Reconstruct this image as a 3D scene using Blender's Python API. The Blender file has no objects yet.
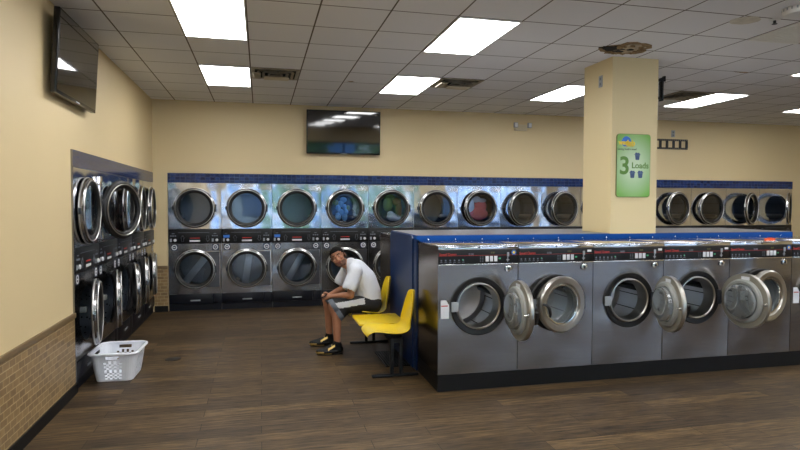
import bpy, bmesh, math, random
from mathutils import Vector, Matrix, Euler
random.seed(7)
S = bpy.context.scene
C = S.collection
PI = math.pi
def R(d): return math.radians(d)
# ------------------------------------------------------------------ camera
cam = bpy.data.cameras.new('camera'); camo = bpy.data.objects.new('camera', cam); C.objects.link(camo)
cam.sensor_width = 36; cam.lens = 584.83/800*36; cam.clip_start = 0.05; cam.clip_end = 300
yaw, pitch, roll = 0.2344, -0.0358, 0.0027
fwd = Vector((math.sin(yaw)*math.cos(pitch), math.cos(yaw)*math.cos(pitch), math.sin(pitch)))
r_ = Vector((math.cos(yaw), -math.sin(yaw), 0)); u_ = r_.cross(fwd)
rr = r_*math.cos(roll)+u_*math.sin(roll); uu = -r_*math.sin(roll)+u_*math.cos(roll)
m = Matrix.Identity(4)
for i in range(3): m[i][0] = rr[i]; m[i][1] = uu[i]; m[i][2] = -fwd[i]
m[2][3] = 1.7074
camo.matrix_world = m
S.camera = camo
# ------------------------------------------------------------------ view, world
S.view_settings.view_transform = 'Standard'; S.view_settings.look = 'None'
S.view_settings.gamma = 1; S.view_settings.use_curve_mapping = False
S.view_settings.exposure = 0.48
LAMP = 12.0            # ceiling diffusers
SKY = 2.7
w = bpy.data.worlds.new('sky'); S.world = w; w.use_nodes = True
nt = w.node_tree; bg = nt.nodes['Background']
sky = nt.nodes.new('ShaderNodeTexSky'); sky.sky_type = 'NISHITA'; sky.sun_disc = False
sky.sun_elevation = R(48); sky.sun_rotation = R(200); sky.air_density = 1.2; sky.dust_density = 1.6
nt.links.new(sky.outputs[0], bg.inputs[0]); bg.inputs[1].default_value = SKY

# ------------------------------------------------------------------ materials
def lin(c):
    c = c/255
    return c/12.92 if c <= .04045 else ((c+.055)/1.055)**2.4
def rgb(r, g, b): return (lin(r), lin(g), lin(b), 1)
MATS = {}
def mat(name, col=(200,200,200), rough=.5, metal=0, bump=None, var=None, spec=.5, emit=None, coat=0):
    if name in MATS: return MATS[name]
    x = bpy.data.materials.new(name); x.use_nodes = True; n = x.node_tree; b = n.nodes['Principled BSDF']
    b.inputs['Base Color'].default_value = rgb(*col); b.inputs['Roughness'].default_value = rough
    b.inputs['Metallic'].default_value = metal; b.inputs['Specular IOR Level'].default_value = spec
    b.inputs['Coat Weight'].default_value = coat
    if emit: b.inputs['Emission Color'].default_value = rgb(*emit[0]); b.inputs['Emission Strength'].default_value = emit[1]
    tc = n.nodes.new('ShaderNodeTexCoord')
    if var:   # (scale, amount, stretch)
        mp = n.nodes.new('ShaderNodeMapping'); mp.inputs['Scale'].default_value = var[2] if len(var) > 2 else (1,1,1)
        no = n.nodes.new('ShaderNodeTexNoise'); no.inputs['Scale'].default_value = var[0]; no.inputs['Detail'].default_value = 4
        n.links.new(tc.outputs['Object'], mp.inputs[0]); n.links.new(mp.outputs[0], no.inputs[0])
        mr = n.nodes.new('ShaderNodeMapRange'); mr.inputs[1].default_value = .3; mr.inputs[2].default_value = .7
        mr.inputs[3].default_value = 1-var[1]; mr.inputs[4].default_value = 1+var[1]*.6
        n.links.new(no.outputs[0], mr.inputs[0])
        mx = n.nodes.new('ShaderNodeVectorMath'); mx.operation = 'SCALE'
        mx.inputs[0].default_value = rgb(*col)[:3]; n.links.new(mr.outputs[0], mx.inputs['Scale'])
        n.links.new(mx.outputs[0], b.inputs['Base Color'])
    if bump:  # (scale, strength, distance, stretch)
        mp = n.nodes.new('ShaderNodeMapping'); mp.inputs['Scale'].default_value = bump[3] if len(bump) > 3 else (1,1,1)
        no = n.nodes.new('ShaderNodeTexNoise'); no.inputs['Scale'].default_value = bump[0]; no.inputs['Detail'].default_value = 1
        n.links.new(tc.outputs['Object'], mp.inputs[0]); n.links.new(mp.outputs[0], no.inputs[0])
        bp = n.nodes.new('ShaderNodeBump'); bp.inputs['Strength'].default_value = bump[1]; bp.inputs['Distance'].default_value = bump[2]
        n.links.new(no.outputs[0], bp.inputs['Height']); n.links.new(bp.outputs[0], b.inputs['Normal'])
    MATS[name] = x; return x
def brickmat(name, c1, c2, mortar, bw, bh, ms, axes, rough=.5, offset=.5, bumps=.4, grain=None, spec=.5, metal=0, shift=(0,0)):
    """brick pattern on world position; axes = which coordinates feed u and v"""
    x = bpy.data.materials.new(name); x.use_nodes = True; n = x.node_tree; b = n.nodes['Principled BSDF']
    g = n.nodes.new('ShaderNodeNewGeometry'); sp = n.nodes.new('ShaderNodeSeparateXYZ'); cb = n.nodes.new('ShaderNodeCombineXYZ')
    n.links.new(g.outputs['Position'], sp.inputs[0])
    ad = n.nodes.new('ShaderNodeVectorMath'); ad.operation = 'ADD'; ad.inputs[1].default_value = (shift[0], shift[1], 0)
    n.links.new(sp.outputs[axes[0]], cb.inputs[0]); n.links.new(sp.outputs[axes[1]], cb.inputs[1]); n.links.new(cb.outputs[0], ad.inputs[0])
    br = n.nodes.new('ShaderNodeTexBrick'); br.inputs['Scale'].default_value = 1; br.offset = offset
    br.inputs['Color1'].default_value = rgb(*c1); br.inputs['Color2'].default_value = rgb(*c2); br.inputs['Mortar'].default_value = rgb(*mortar)
    br.inputs['Mortar Size'].default_value = ms; br.inputs['Brick Width'].default_value = bw; br.inputs['Row Height'].default_value = bh
    br.inputs['Mortar Smooth'].default_value = .2; br.inputs['Bias'].default_value = 0
    n.links.new(ad.outputs[0], br.inputs[0])
    col = br.outputs[0]
    if grain:
        mp = n.nodes.new('ShaderNodeMapping'); mp.inputs['Scale'].default_value = grain[1]
        no = n.nodes.new('ShaderNodeTexNoise'); no.inputs['Scale'].default_value = grain[0]; no.inputs['Detail'].default_value = 6; no.inputs['Roughness'].default_value = .65
        n.links.new(ad.outputs[0], mp.inputs[0]); n.links.new(mp.outputs[0], no.inputs[0])
        mr = n.nodes.new('ShaderNodeMapRange'); mr.inputs[1].default_value = .3; mr.inputs[2].default_value = .7
        mr.inputs[3].default_value = 1-grain[2]; mr.inputs[4].default_value = 1+grain[2]
        n.links.new(no.outputs[0], mr.inputs[0])
        mx = n.nodes.new('ShaderNodeVectorMath'); mx.operation = 'SCALE'
        n.links.new(col, mx.inputs[0]); n.links.new(mr.outputs[0], mx.inputs['Scale']); col = mx.outputs[0]
    n.links.new(col, b.inputs['Base Color'])
    b.inputs['Roughness'].default_value = rough; b.inputs['Specular IOR Level'].default_value = spec; b.inputs['Metallic'].default_value = metal
    bp = n.nodes.new('ShaderNodeBump'); bp.inputs['Strength'].default_value = bumps; bp.inputs['Distance'].default_value = .004; bp.invert = True
    n.links.new(br.outputs['Fac'], bp.inputs['Height']); n.links.new(bp.outputs[0], b.inputs['Normal'])
    MATS[name] = x; return x
def glassmat(name, tint, refl=.12, rough=.0):
    x = bpy.data.materials.new(name); x.use_nodes = True; n = x.node_tree
    for q in list(n.nodes): n.nodes.remove(q)
    o = n.nodes.new('ShaderNodeOutputMaterial'); mx = n.nodes.new('ShaderNodeMixShader'); t = n.nodes.new('ShaderNodeBsdfTransparent'); gl = n.nodes.new('ShaderNodeBsdfGlossy')
    t.inputs[0].default_value = (*tint, 1); gl.inputs['Roughness'].default_value = rough
    lw = n.nodes.new('ShaderNodeFresnel'); lw.inputs[0].default_value = 1.5
    ma = n.nodes.new('ShaderNodeMath'); ma.operation = 'ADD'; ma.inputs[1].default_value = refl; ma.use_clamp = True
    n.links.new(lw.outputs[0], ma.inputs[0]); n.links.new(ma.outputs[0], mx.inputs[0])
    n.links.new(t.outputs[0], mx.inputs[1]); n.links.new(gl.outputs[0], mx.inputs[2]); n.links.new(mx.outputs[0], o.inputs[0])
    MATS[name] = x; return x

mat('paint', (210,190,147), .55, bump=(60,.08,.002), var=(.7,.03))
mat('column_paint', (213,195,150), .5, bump=(60,.08,.002))
brickmat('wood_floor', (87,69,45), (55,43,29), (20,15,10), 1.22, .152, .0028, ('X','Y'), rough=.5, offset=.37, bumps=.25, grain=(3.4,(1.2,13,1),.95), spec=.3)
brickmat('ceiling_tile', (226,226,226), (221,221,221), (104,98,88), .594, .594, .008, ('X','Y'), rough=.9, offset=0, bumps=.05, spec=.1, shift=(.70+5.94, -4.85+5.94))
brickmat('wainscot_x', (146,119,80), (120,96,64), (176,156,118), .102, .051, .0035, ('Y','Z'), rough=.4, bumps=.6, grain=(9,(1,1,1),.15), shift=(10,0))
brickmat('wainscot_y', (146,119,80), (120,96,64), (176,156,118), .102, .051, .0035, ('X','Z'), rough=.4, bumps=.6, grain=(9,(1,1,1),.15), shift=(10,0))
brickmat('mosaic_x', (34,54,98), (16,28,66), (66,78,104), .052, .05, .004, ('Y','Z'), rough=.12, offset=0, bumps=.9, grain=(30,(1,1,1),.5), shift=(10,.02))
brickmat('mosaic_y', (30,56,112), (14,28,70), (58,74,112), .075, .05, .004, ('X','Z'), rough=.12, offset=0, bumps=.9, grain=(30,(1,1,1),.5), shift=(10,.02))
mat('black_base', (9,9,10), .5, spec=.3)
mat('chair_rail', (112,92,62), .45)
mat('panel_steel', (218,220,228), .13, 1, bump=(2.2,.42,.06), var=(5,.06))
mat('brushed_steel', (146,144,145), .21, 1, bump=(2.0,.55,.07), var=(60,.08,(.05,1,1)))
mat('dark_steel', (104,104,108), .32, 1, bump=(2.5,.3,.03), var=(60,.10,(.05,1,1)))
mat('side_steel', (128,118,106), .22, 1, bump=(1.6,.35,.02,(1,1,.3)))
mat('chrome', (214,212,206), .13, 1)
mat('satin_ring', (186,184,178), .3, 1)
mat('steel_rim', (150,150,152), .2, 1)
mat('door_ring', (196,195,192), .34, .85)
mat('rubber', (14,14,15), .45)
mat('black_panel', (12,13,16), .42, spec=.35)
mat('navy_kick', (9,12,22), .4, spec=.35)
mat('graphite', (44,46,52), .4)
mat('drum_steel', (205,205,206), .38, 1, bump=(3,.2,.02))
mat('dryer_drum', (92,100,110), .4, .9)
mat('door_inner', (150,146,134), .45, .5)
mat('door_seal', (150,152,148), .45, .2)
mat('white_plastic', (224,228,236), .4, bump=(20,.05,.002))
mat('label_white', (214,216,220), .5)
mat('label_dim', (108,114,124), .5)
mat('label_navy', (26,32,56), .5)
mat('label_blue', (40,104,190), .5)
mat('red_print', (176,46,38), .5)
mat('green_print', (70,170,120), .5)
mat('olive_print', (104,104,48), .5)
mat('blue_laminate', (14,42,88), .35, bump=(1.5,.1,.02))
mat('blue_strip', (2,64,136), .6, spec=.15)
mat('grey_counter', (112,112,120), .3, .3)
mat('yellow_shell', (226,196,26), .28, coat=.4)
mat('iron', (14,16,20), .45, spec=.35)
mat('tv_black', (9,9,10), .25)
mat('screen', (6,7,9), .05, spec=.9, coat=.6)
mat('beige_plastic', (200,188,158), .5)
mat('grey_plastic', (150,156,162), .45)
mat('dirty_metal', (150,140,118), .5, .2, var=(14,.35))
mat('vent_metal', (222,220,212), .6)
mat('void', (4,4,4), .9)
mat('stain', (142,118,82), .9, var=(25,.45))
mat('peeling', (176,160,132), .9, var=(22,.4))
mat('faint_stain', (204,198,182), .9, var=(20,.15))
mat('frame_white', (216,216,212), .5)
mat('orange_plastic', (222,84,36), .4)
mat('skin', (166,114,86), .5, var=(30,.06))
mat('hair', (13,11,10), .8, spec=.1, bump=(90,.5,.004))
mat('beard', (98,68,54), .7)
mat('lips', (126,70,60), .5)
mat('eye_white', (190,184,176), .3)
mat('pupil', (16,12,10), .2)
mat('white_cotton', (208,212,222), .85, bump=(14,.7,.02))
mat('black_cloth', (15,15,18), .8, bump=(16,.5,.01))
mat('white_cloth', (188,190,194), .8)
mat('grey_cloth', (92,98,108), .8)
mat('shoe_black', (10,10,11), .5, spec=.25)
mat('gold', (206,174,96), .3, .4)
mat('cloth_blue', (130,190,250), .85, bump=(18,.6,.02))
mat('cloth_denim', (34,44,74), .85, bump=(18,.6,.02))
mat('cloth_green', (112,134,84), .85)
mat('cloth_brown', (128,92,66), .85, bump=(18,.6,.02))
mat('cloth_pale', (215,228,250), .85, bump=(18,.6,.02))
mat('cloth_red', (220,120,124), .85, bump=(18,.6,.02))
mat('asphalt', (128,128,128), .9, var=(2,.15))
mat('bark', (70,54,40), .9)
mat('leaf', (70,108,48), .7, var=(3,.4))
mat('alu', (60,62,66), .35, .8)
mat('stucco', (176,174,170), .8)
mat('far_pane', (70,96,130), .15)
mat('sign_yellow', (232,204,60), .5)
mat('sign_green', (88,134,52), .5)
mat('sign_dark', (34,54,40), .5)
mat('sign_basket', (62,86,122), .5)
mat('sign_edge', (110,120,70), .5)
mat('film_black', (12,12,12), .5)
mat('table_yellow', (222,188,24), .3, coat=.3)
glassmat('dryer_glass', (.74,.80,.85), .05)
glassmat('washer_glass', (.72,.76,.78), .05, .05)
x = glassmat('bowl_glass', (.60,.66,.68), .04, .08); n = x.node_tree
o_ = [q for q in n.nodes if q.type == 'OUTPUT_MATERIAL'][0]; prev = o_.inputs[0].links[0].from_socket; df = n.nodes.new('ShaderNodeBsdfDiffuse'); df.inputs[0].default_value = rgb(128,134,136)
m2 = n.nodes.new('ShaderNodeMixShader'); m2.inputs[0].default_value = .45; n.links.new(prev, m2.inputs[1]); n.links.new(df.outputs[0], m2.inputs[2]); n.links.new(m2.outputs[0], o_.inputs[0])
glassmat('window_glass', (.92,.95,.95), .02)
x = mat('lamp_white', (250,250,250), .5, emit=((255,255,255), LAMP))
# printed green board with a pale centre (a real print)
x = mat('sign_print', (120,176,92), .35)
n = x.node_tree; b = n.nodes['Principled BSDF']; tc = n.nodes.new('ShaderNodeTexCoord'); gr = n.nodes.new('ShaderNodeTexGradient'); gr.gradient_type = 'SPHERICAL'
mp = n.nodes.new('ShaderNodeMapping'); mp.inputs['Scale'].default_value = (3.2,1,2.6); n.links.new(tc.outputs['Object'], mp.inputs[0]); n.links.new(mp.outputs[0], gr.inputs[0])
cr = n.nodes.new('ShaderNodeValToRGB'); cr.color_ramp.elements[0].color = rgb(112,168,70); cr.color_ramp.elements[1].color = rgb(196,218,184); cr.color_ramp.elements[1].position = .8
n.links.new(gr.outputs[0], cr.inputs[0]); n.links.new(cr.outputs[0], b.inputs['Base Color'])
# dotted steel: perforated drum
def dotmat(name, base, dot, sc, rad, metal=.9, rough=.35):
    x = mat(name, base, rough, metal); n = x.node_tree; b = n.nodes['Principled BSDF']; tc = n.nodes.new('ShaderNodeTexCoord')
    vo = n.nodes.new('ShaderNodeTexVoronoi'); vo.inputs['Scale'].default_value = sc; vo.inputs['Randomness'].default_value = .15
    n.links.new(tc.outputs['Object'], vo.inputs['Vector'])
    cr = n.nodes.new('ShaderNodeValToRGB'); cr.color_ramp.elements[0].color = rgb(*dot); cr.color_ramp.elements[0].position = rad; cr.color_ramp.elements[1].color = rgb(*base); cr.color_ramp.elements[1].position = rad+.05
    n.links.new(vo.outputs['Distance'], cr.inputs[0]); n.links.new(cr.outputs[0], b.inputs['Base Color'])
dotmat('perforated', (120,130,142), (20,22,26), 22, .17)
dotmat('perforated_bright', (176,186,200), (40,44,52), 26, .17)
dotmat('basket_white', (212,216,222), (212,216,222), 20, .1, 0, .4)

# ------------------------------------------------------------------ mesh builder
class MB:
    def __init__(s): s.v = []; s.f = []; s.mi = []; s.cur = 0; s.T = Matrix.Identity(4)
    def add(s, vs, fs):
        k = len(s.v); s.v += [s.T @ Vector(q) for q in vs]; s.f += [[i+k for i in f] for f in fs]; s.mi += [s.cur]*len(fs); return s
    def box(s, x0, x1, y0, y1, z0, z1, bv=0):
        if bv <= 0:
            return s.add([(x0,y0,z0),(x1,y0,z0),(x1,y1,z0),(x0,y1,z0),(x0,y0,z1),(x1,y0,z1),(x1,y1,z1),(x0,y1,z1)],
                 [(0,3,2,1),(4,5,6,7),(0,1,5,4),(1,2,6,5),(2,3,7,6),(3,0,4,7)])
        bm = bmesh.new(); bmesh.ops.create_cube(bm, size=1)
        for v in bm.verts: v.co = Vector(((x0+x1)/2+v.co.x*(x1-x0), (y0+y1)/2+v.co.y*(y1-y0), (z0+z1)/2+v.co.z*(z1-z0)))
        bmesh.ops.bevel(bm, geom=bm.edges[:], offset=bv, segments=2, affect='EDGES', profile=.5)
        return s.bm(bm)
    def bm(s, bm):
        bm.verts.index_update()
        s.add([v.co.copy() for v in bm.verts], [[v.index for v in f.verts] for f in bm.faces]); bm.free(); return s
    def lathe(s, prof, c=(0,0,0), axis='Y', n=40, cap0=False, cap1=False, a0=0, a1=2*PI):
        vs = []; fs = []; full = abs(a1-a0-2*PI) < 1e-6; m = n if full else n+1
        for (r, h) in prof:
            for i in range(m):
                a = a0+(a1-a0)*i/n; ca, sa = r*math.cos(a), r*math.sin(a)
                vs.append({'Y':(c[0]+ca, c[1]+h, c[2]+sa), 'Z':(c[0]+ca, c[1]+sa, c[2]+h), 'X':(c[0]+h, c[1]+ca, c[2]+sa)}[axis])
        for j in range(len(prof)-1):
            for i in range(n):
                i2 = (i+1) % m
                fs.append((j*m+i, j*m+i2, (j+1)*m+i2, (j+1)*m+i))
        if cap0: fs.append(tuple(range(m)))
        if cap1: fs.append(tuple((len(prof)-1)*m+i for i in reversed(range(m))))
        return s.add(vs, fs)
    def tube(s, pts, rad, n=10, closed=False):
        pts = [Vector(p) for p in pts]; rad = rad if isinstance(rad, (list, tuple)) else [rad]*len(pts)
        vs = []; fs = []; k = len(pts); prev = None
        for i, p in enumerate(pts):
            t = (pts[(i+1) % k]-pts[i-1]) if closed else (pts[min(i+1,k-1)]-pts[max(i-1,0)])
            t.normalize()
            if prev is None: a = t.orthogonal().normalized()
            else: a = (prev-t*prev.dot(t)).normalized()
            prev = a; b = t.cross(a)
            for j in range(n):
                q = 2*PI*j/n; vs.append(p+(a*math.cos(q)+b*math.sin(q))*rad[i])
        for i in range(k if closed else k-1):
            for j in range(n):
                i2 = (i+1) % k; fs.append((i*n+j, i*n+(j+1)%n, i2*n+(j+1)%n, i2*n+j))
        if not closed: fs += [tuple(range(n))[::-1], tuple((k-1)*n+j for j in range(n))]
        return s.add(vs, fs)
    def prism(s, poly, y0, y1, plane='XZ'):
        k = len(poly)
        def P(a, b, d): return {'XZ':(a,d,b), 'XY':(a,b,d), 'YZ':(d,a,b)}[plane]
        vs = [P(a,b,y0) for a,b in poly]+[P(a,b,y1) for a,b in poly]
        fs = [tuple(range(k)), tuple(range(2*k-1,k-1,-1))]+[(i, i+k, (i+1)%k+k, (i+1)%k) for i in range(k)]
        return s.add(vs, fs)
    def holed(s, x0, x1, z0, z1, cx, cz, r, y=0, t=.012, n=48):
        """rectangular panel (XZ) with a round hole"""
        angs = sorted(set([2*PI*i/n for i in range(n)]+[math.atan2(b-cz, a-cx) % (2*PI) for a in (x0,x1) for b in (z0,z1)]))
        inn, out = [], []
        for a in angs:
            c, q = math.cos(a), math.sin(a); inn.append((cx+r*c, cz+r*q))
            ts = []
            if abs(c) > 1e-9: ts.append(((x1 if c > 0 else x0)-cx)/c)
            if abs(q) > 1e-9: ts.append(((z1 if q > 0 else z0)-cz)/q)
            tt = min(ts); out.append((cx+tt*c, cz+tt*q))
        k = len(angs)
        vs = [(a,y,b) for a,b in inn]+[(a,y,b) for a,b in out]+[(a,y+t,b) for a,b in inn]+[(a,y+t,b) for a,b in out]
        fs = []
        for i in range(k):
            j = (i+1)%k; fs += [(i,k+i,k+j,j), (2*k+j,3*k+j,3*k+i,2*k+i), (j,2*k+j,2*k+i,i), (k+i,3*k+i,3*k+j,k+j)]
        return s.add(vs, fs)
    def ball(s, c, r, n=16):
        bm = bmesh.new(); bmesh.ops.create_uvsphere(bm, u_segments=n, v_segments=max(6,n//2), radius=1)
        r = r if isinstance(r, (tuple, list)) else (r,r,r)
        for v in bm.verts: v.co = Vector((c[0]+v.co.x*r[0], c[1]+v.co.y*r[1], c[2]+v.co.z*r[2]))
        return s.bm(bm)
    def cone(s, a, b, ra, rb, n=16):
        """capsule with two radii"""
        a = Vector(a); b = Vector(b); d = b-a; L = max(d.length, 1e-6); q = d.to_track_quat('Z','Y').to_matrix().to_4x4()
        prof = [(ra*math.cos(t), ra*math.sin(t)) for t in [-PI/2+PI/2*i/5 for i in range(6)]]
        prof = [(max(r,1e-4), h) for r, h in prof]+[(max(rb*math.cos(t),1e-4), L+rb*math.sin(t)) for t in [PI/2*i/5 for i in range(6)]]
        old = s.T; s.T = old @ Matrix.Translation(a) @ q
        s.lathe(prof, axis='Z', n=n, cap0=True, cap1=True); s.T = old; return s
    def build(s, name, mats, parent=None, smooth=35, recalc=True):
        me = bpy.data.meshes.new(name); me.from_pydata([tuple(v) for v in s.v], [], s.f); me.update()
        ml = mats if isinstance(mats, (list, tuple)) else [mats]
        for q in ml: me.materials.append(MATS[q])
        for i, p in enumerate(me.polygons): p.material_index = s.mi[i]
        if recalc:
            bm = bmesh.new(); bm.from_mesh(me); bmesh.ops.recalc_face_normals(bm, faces=bm.faces); bm.to_mesh(me); bm.free()
        if smooth:
            for p in me.polygons: p.use_smooth = True
            me.set_sharp_from_angle(angle=R(smooth))
        o = bpy.data.objects.new(name, me); C.objects.link(o)
        if parent: o.parent = parent
        return o
def tag(o, label=None, cat=None, group=None, kind=None):
    if label: o['label'] = label
    if cat: o['category'] = cat
    if group: o['group'] = group
    if kind: o['kind'] = kind
    return o
def thing(name, label, cat, loc=(0,0,0), rz=0, group=None):
    o = bpy.data.objects.new(name, None); C.objects.link(o); o.location = loc; o.rotation_euler = (0,0,rz); o.empty_display_size = .1
    return tag(o, label, cat, group)
def struct(o): o['kind'] = 'structure'; return o
def text(name, body, size, m, parent, mtx, depth=.001, align='CENTER', bold=0):
    cu = bpy.data.curves.new(name, 'FONT'); cu.body = body; cu.size = size; cu.extrude = depth; cu.offset = bold; cu.align_x = align; cu.align_y = 'CENTER'
    t = bpy.data.objects.new('tmp_text', cu); C.objects.link(t)
    dg = bpy.context.evaluated_depsgraph_get(); me = bpy.data.meshes.new_from_object(t.evaluated_get(dg))
    bpy.data.objects.remove(t); bpy.data.curves.remove(cu); me.name = name
    me.materials.clear(); me.materials.append(MATS[m]); me.transform(mtx)
    o = bpy.data.objects.new(name, me); C.objects.link(o); o.parent = parent; return o
def face_front(x, y, z): return Matrix.Translation((x,y,z)) @ Matrix.Rotation(PI/2, 4, 'X')
def copy_tree(o, parent=None):
    c = o.copy(); C.objects.link(c)
    if parent: c.parent = parent
    for ch in list(o.children): copy_tree(ch, c)
    return c
def kids(o, name): return [c for c in o.children if c.name.split('.')[0] == name]
def rrect(x0, x1, z0, z1, r, n=5):
    o = []
    for cx, cz, a in ((x1-r,z1-r,0),(x0+r,z1-r,90),(x0+r,z0+r,180),(x1-r,z0+r,270)):
        for i in range(n+1):
            t = R(a+90*i/n); o.append((cx+r*math.cos(t), cz+r*math.sin(t)))
    return o

# ------------------------------------------------------------------ the room
H = 3.33; XL = -1.634; YB = 9.80; XR = 12.4; YF = -3.2
struct(MB().box(XL-1.2, XR+.2, YF-.2, YB+1.2, -.1, 0).build('floor', 'wood_floor'))
struct(MB().box(XL-1.2, XR+.2, YF-.2, YB+1.2, H, H+.1).build('ceiling', 'ceiling_tile'))
b = MB()   # left wall, with the recess the dryers stand in
b.box(XL-.12, XL, YF, 5.755, 0, H); b.box(XL-.12, XL, 5.755, 9.80, 2.19, H); b.box(XL-.12, XL, 9.765, 9.80, 0, 2.19)
b.box(XL-1.1, XL-1.0, 5.6, 9.9, 0, H); b.box(XL-1.0, XL-.12, 5.6, 5.7, 0, H)
struct(b.build('wall_left', 'paint'))
b = MB()
b.box(XL-.12, -1.42, YB, YB+.12, 0, H); b.box(-1.42, 10.60, YB, YB+.12, 2.19, H); b.box(10.60, XR, YB, YB+.12, 0, H)
b.box(XL-1.1, XR, YB+1.0, YB+1.1, 0, H)
struct(b.build('wall_back', 'paint'))
struct(MB().box(XR, XR+.12, YF, YB+.12, 0, H).build('wall_right', 'paint'))
b = MB(); b.box(XL, XR, YF-.12, YF, 0, .25); b.box(XL, XR, YF-.12, YF, 2.75, H); b.box(XL-.12, -1.2, YF-.12, YF, 0, H); b.box(11.8, XR, YF-.12, YF, 0, H)
struct(b.build('wall_front', 'paint'))
b = MB()
for k in range(10):
    xx = -1.2+k*13.0/9; b.box(xx-.035, xx+.035, YF-.1, YF-.02, .25, 2.75)
b.box(-1.2, 11.8, YF-.1, YF-.02, .25, .31); b.box(-1.2, 11.8, YF-.1, YF-.02, 2.69, 2.75); b.box(-1.2, 11.8, YF-.1, YF-.02, 2.10, 2.15)
fr = struct(b.build('window_1', 'alu'))
MB().box(-1.2, 11.8, YF-.065, YF-.055, .3, 2.7).build('pane', 'window_glass', fr)
struct(MB().box(XL, XL+.012, YF, 5.755, 0, .68).build('trim_1', 'wainscot_x'))
struct(MB().box(XL+.0005, XL+.022, YF, 5.755, .68, .725, .006).build('trim_2', 'chair_rail'))
struct(MB().box(XL+.0125, XL+.024, YF, 5.755, 0, .092).build('baseboard_left', 'black_base'))
struct(MB().box(XL+.013, -1.425, YB-.012, YB, 0, .68).build('trim_3', 'wainscot_y'))
struct(MB().box(XL+.013, -1.425, YB-.022, YB, .68, .725, .006).build('trim_4', 'chair_rail'))
struct(MB().box(XL+.013, -1.425, YB-.024, YB-.0125, 0, .092).build('baseboard_back', 'black_base'))
struct(MB().box(10.60, XR, YB-.012, YB, 0, .092).build('baseboard_back', 'black_base'))
struct(MB().box(XL-.1, XL+.012, 5.762, 9.762, 2.036, 2.187).build('trim_5', 'mosaic_x'))
struct(MB().box(-1.414, 10.586, YB-.014, YB+.1, 2.036, 2.187).build('trim_6', 'mosaic_y'))
struct(MB().box(XL-.04, XL+.014, 5.735, 5.758, 0, 2.187).build('trim_7', 'brushed_steel'))
# outside the storefront (seen mirrored in the door glasses)
struct(MB().box(-40, 60, -60, YF-.13, -.25, -.15).build('ground', 'asphalt'))
for i, (tx, ty, th, lab) in enumerate([(1.9,-9.5,4.6,'broad leafy green tree outside the storefront window, straight behind the camera'),
                                (6.6,-11,6.0,'taller leafy green tree outside the storefront, beside the broad one')]):
    t = thing('street_tree', lab, 'tree', (tx,ty,-.15))
    MB().tube([(0,0,0),(.05,.02,th*.3),(0,.1,th*.6)], [.16,.12,.08]).build('trunk', 'bark', t)
    b = MB(); rn = random.Random(i+3)
    for k in range(1500):
        a = rn.uniform(0,2*PI); z = rn.uniform(.16,1); rad = th*.34*math.sqrt(max(0,1-((z-.55)/.48)**2))*math.sqrt(rn.random())
        p = Vector((rad*math.cos(a), rad*math.sin(a), z*th)); s_ = rn.uniform(.08,.22)
        u = Vector((rn.uniform(-1,1),rn.uniform(-1,1),rn.uniform(-1,1))).normalized(); v = u.orthogonal().normalized()
        b.add([p-u*s_-v*s_*.5, p+u*s_*.2-v*s_*.6, p+u*s_+v*s_*.4, p-u*s_*.3+v*s_*.6], [(0,1,2,3)])
    b.build('foliage', 'leaf', t, smooth=0, recalc=False)
t = thing('backdrop_building', 'long pale building across the car park, added as something for the dryer glass to mirror', 'building', (-16,-27,-.15))  # unseen building, added to give the door glass a mid-tone reflection
MB().box(0,46,0,8,0,7.5).build('wall', 'stucco', t)
for k in range(10):
    f = MB().box(1.5+k*4.4,4.6+k*4.4,8.0,8.06,.8,4.2).build('window', 'alu', t)
    MB().box(1.6+k*4.4,4.5+k*4.4,8.061,8.07,.9,4.1).build('pane', 'far_pane', f)
MB().box(-.2,46.2,8.0,8.5,5.2,5.8).build('canopy', 'blue_laminate', t)

# ------------------------------------------------------------------ column and bulkhead
CX0, CX1, CY0, CY1 = 3.762, 4.338, 5.745, 6.32
struct(MB().box(CX0, CX1, CY0, CY1, 1.386, H).build('column', 'column_paint'))
BX0 = 1.548; PITCH = .7805; NW = 6; BX1 = BX0+NW*PITCH
bk = thing('bulkhead', 'long blue bulkhead between the two back-to-back washer rows, yellow bench at its end', 'bulkhead', (BX0, 5.74, 0))
L = BX1-BX0
MB().box(.024, L, .012, 1.18, 0, 1.30).build('core', 'graphite', bk)
MB().box(-.002, L, 0, 1.18, 1.3005, 1.385, .003).build('cap', ['blue_strip'], bk)
MB().box(0.0, L, .008, 1.172, 1.3855, 1.391).build('counter', 'grey_counter', bk)
poly = [(.0,0),(.10,0),(.10,1.36),(.07,1.384),(.02,1.384),(0,1.37)]
MB().prism([(.0,0),(.115,0),(.115,1.345),(0,1.345)], -.004, .023, 'YZ').build('end_post', 'blue_laminate', bk)
MB().prism([(.122,0),(1.18,0),(1.18,1.33),(1.15,1.38),(.152,1.38),(.122,1.35)], -.016, .023, 'YZ').build('end_panel', 'blue_laminate', bk)
for k in range(16):
    MB().lathe([(.006,0),(.006,-.004),(.001,-.006)], (.12+k*.292, -.0003, 1.345), n=8, cap1=True).build('screw', 'chrome', bk)
struct(MB().box(BX0+.01, BX0+L, 5.035, 5.735, .0, .153).build('trim_8', 'black_base'))
struct(MB().box(BX0+.01, BX0+PITCH, 6.925, 7.60, .0, .153).build('trim_9', 'black_base'))

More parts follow.
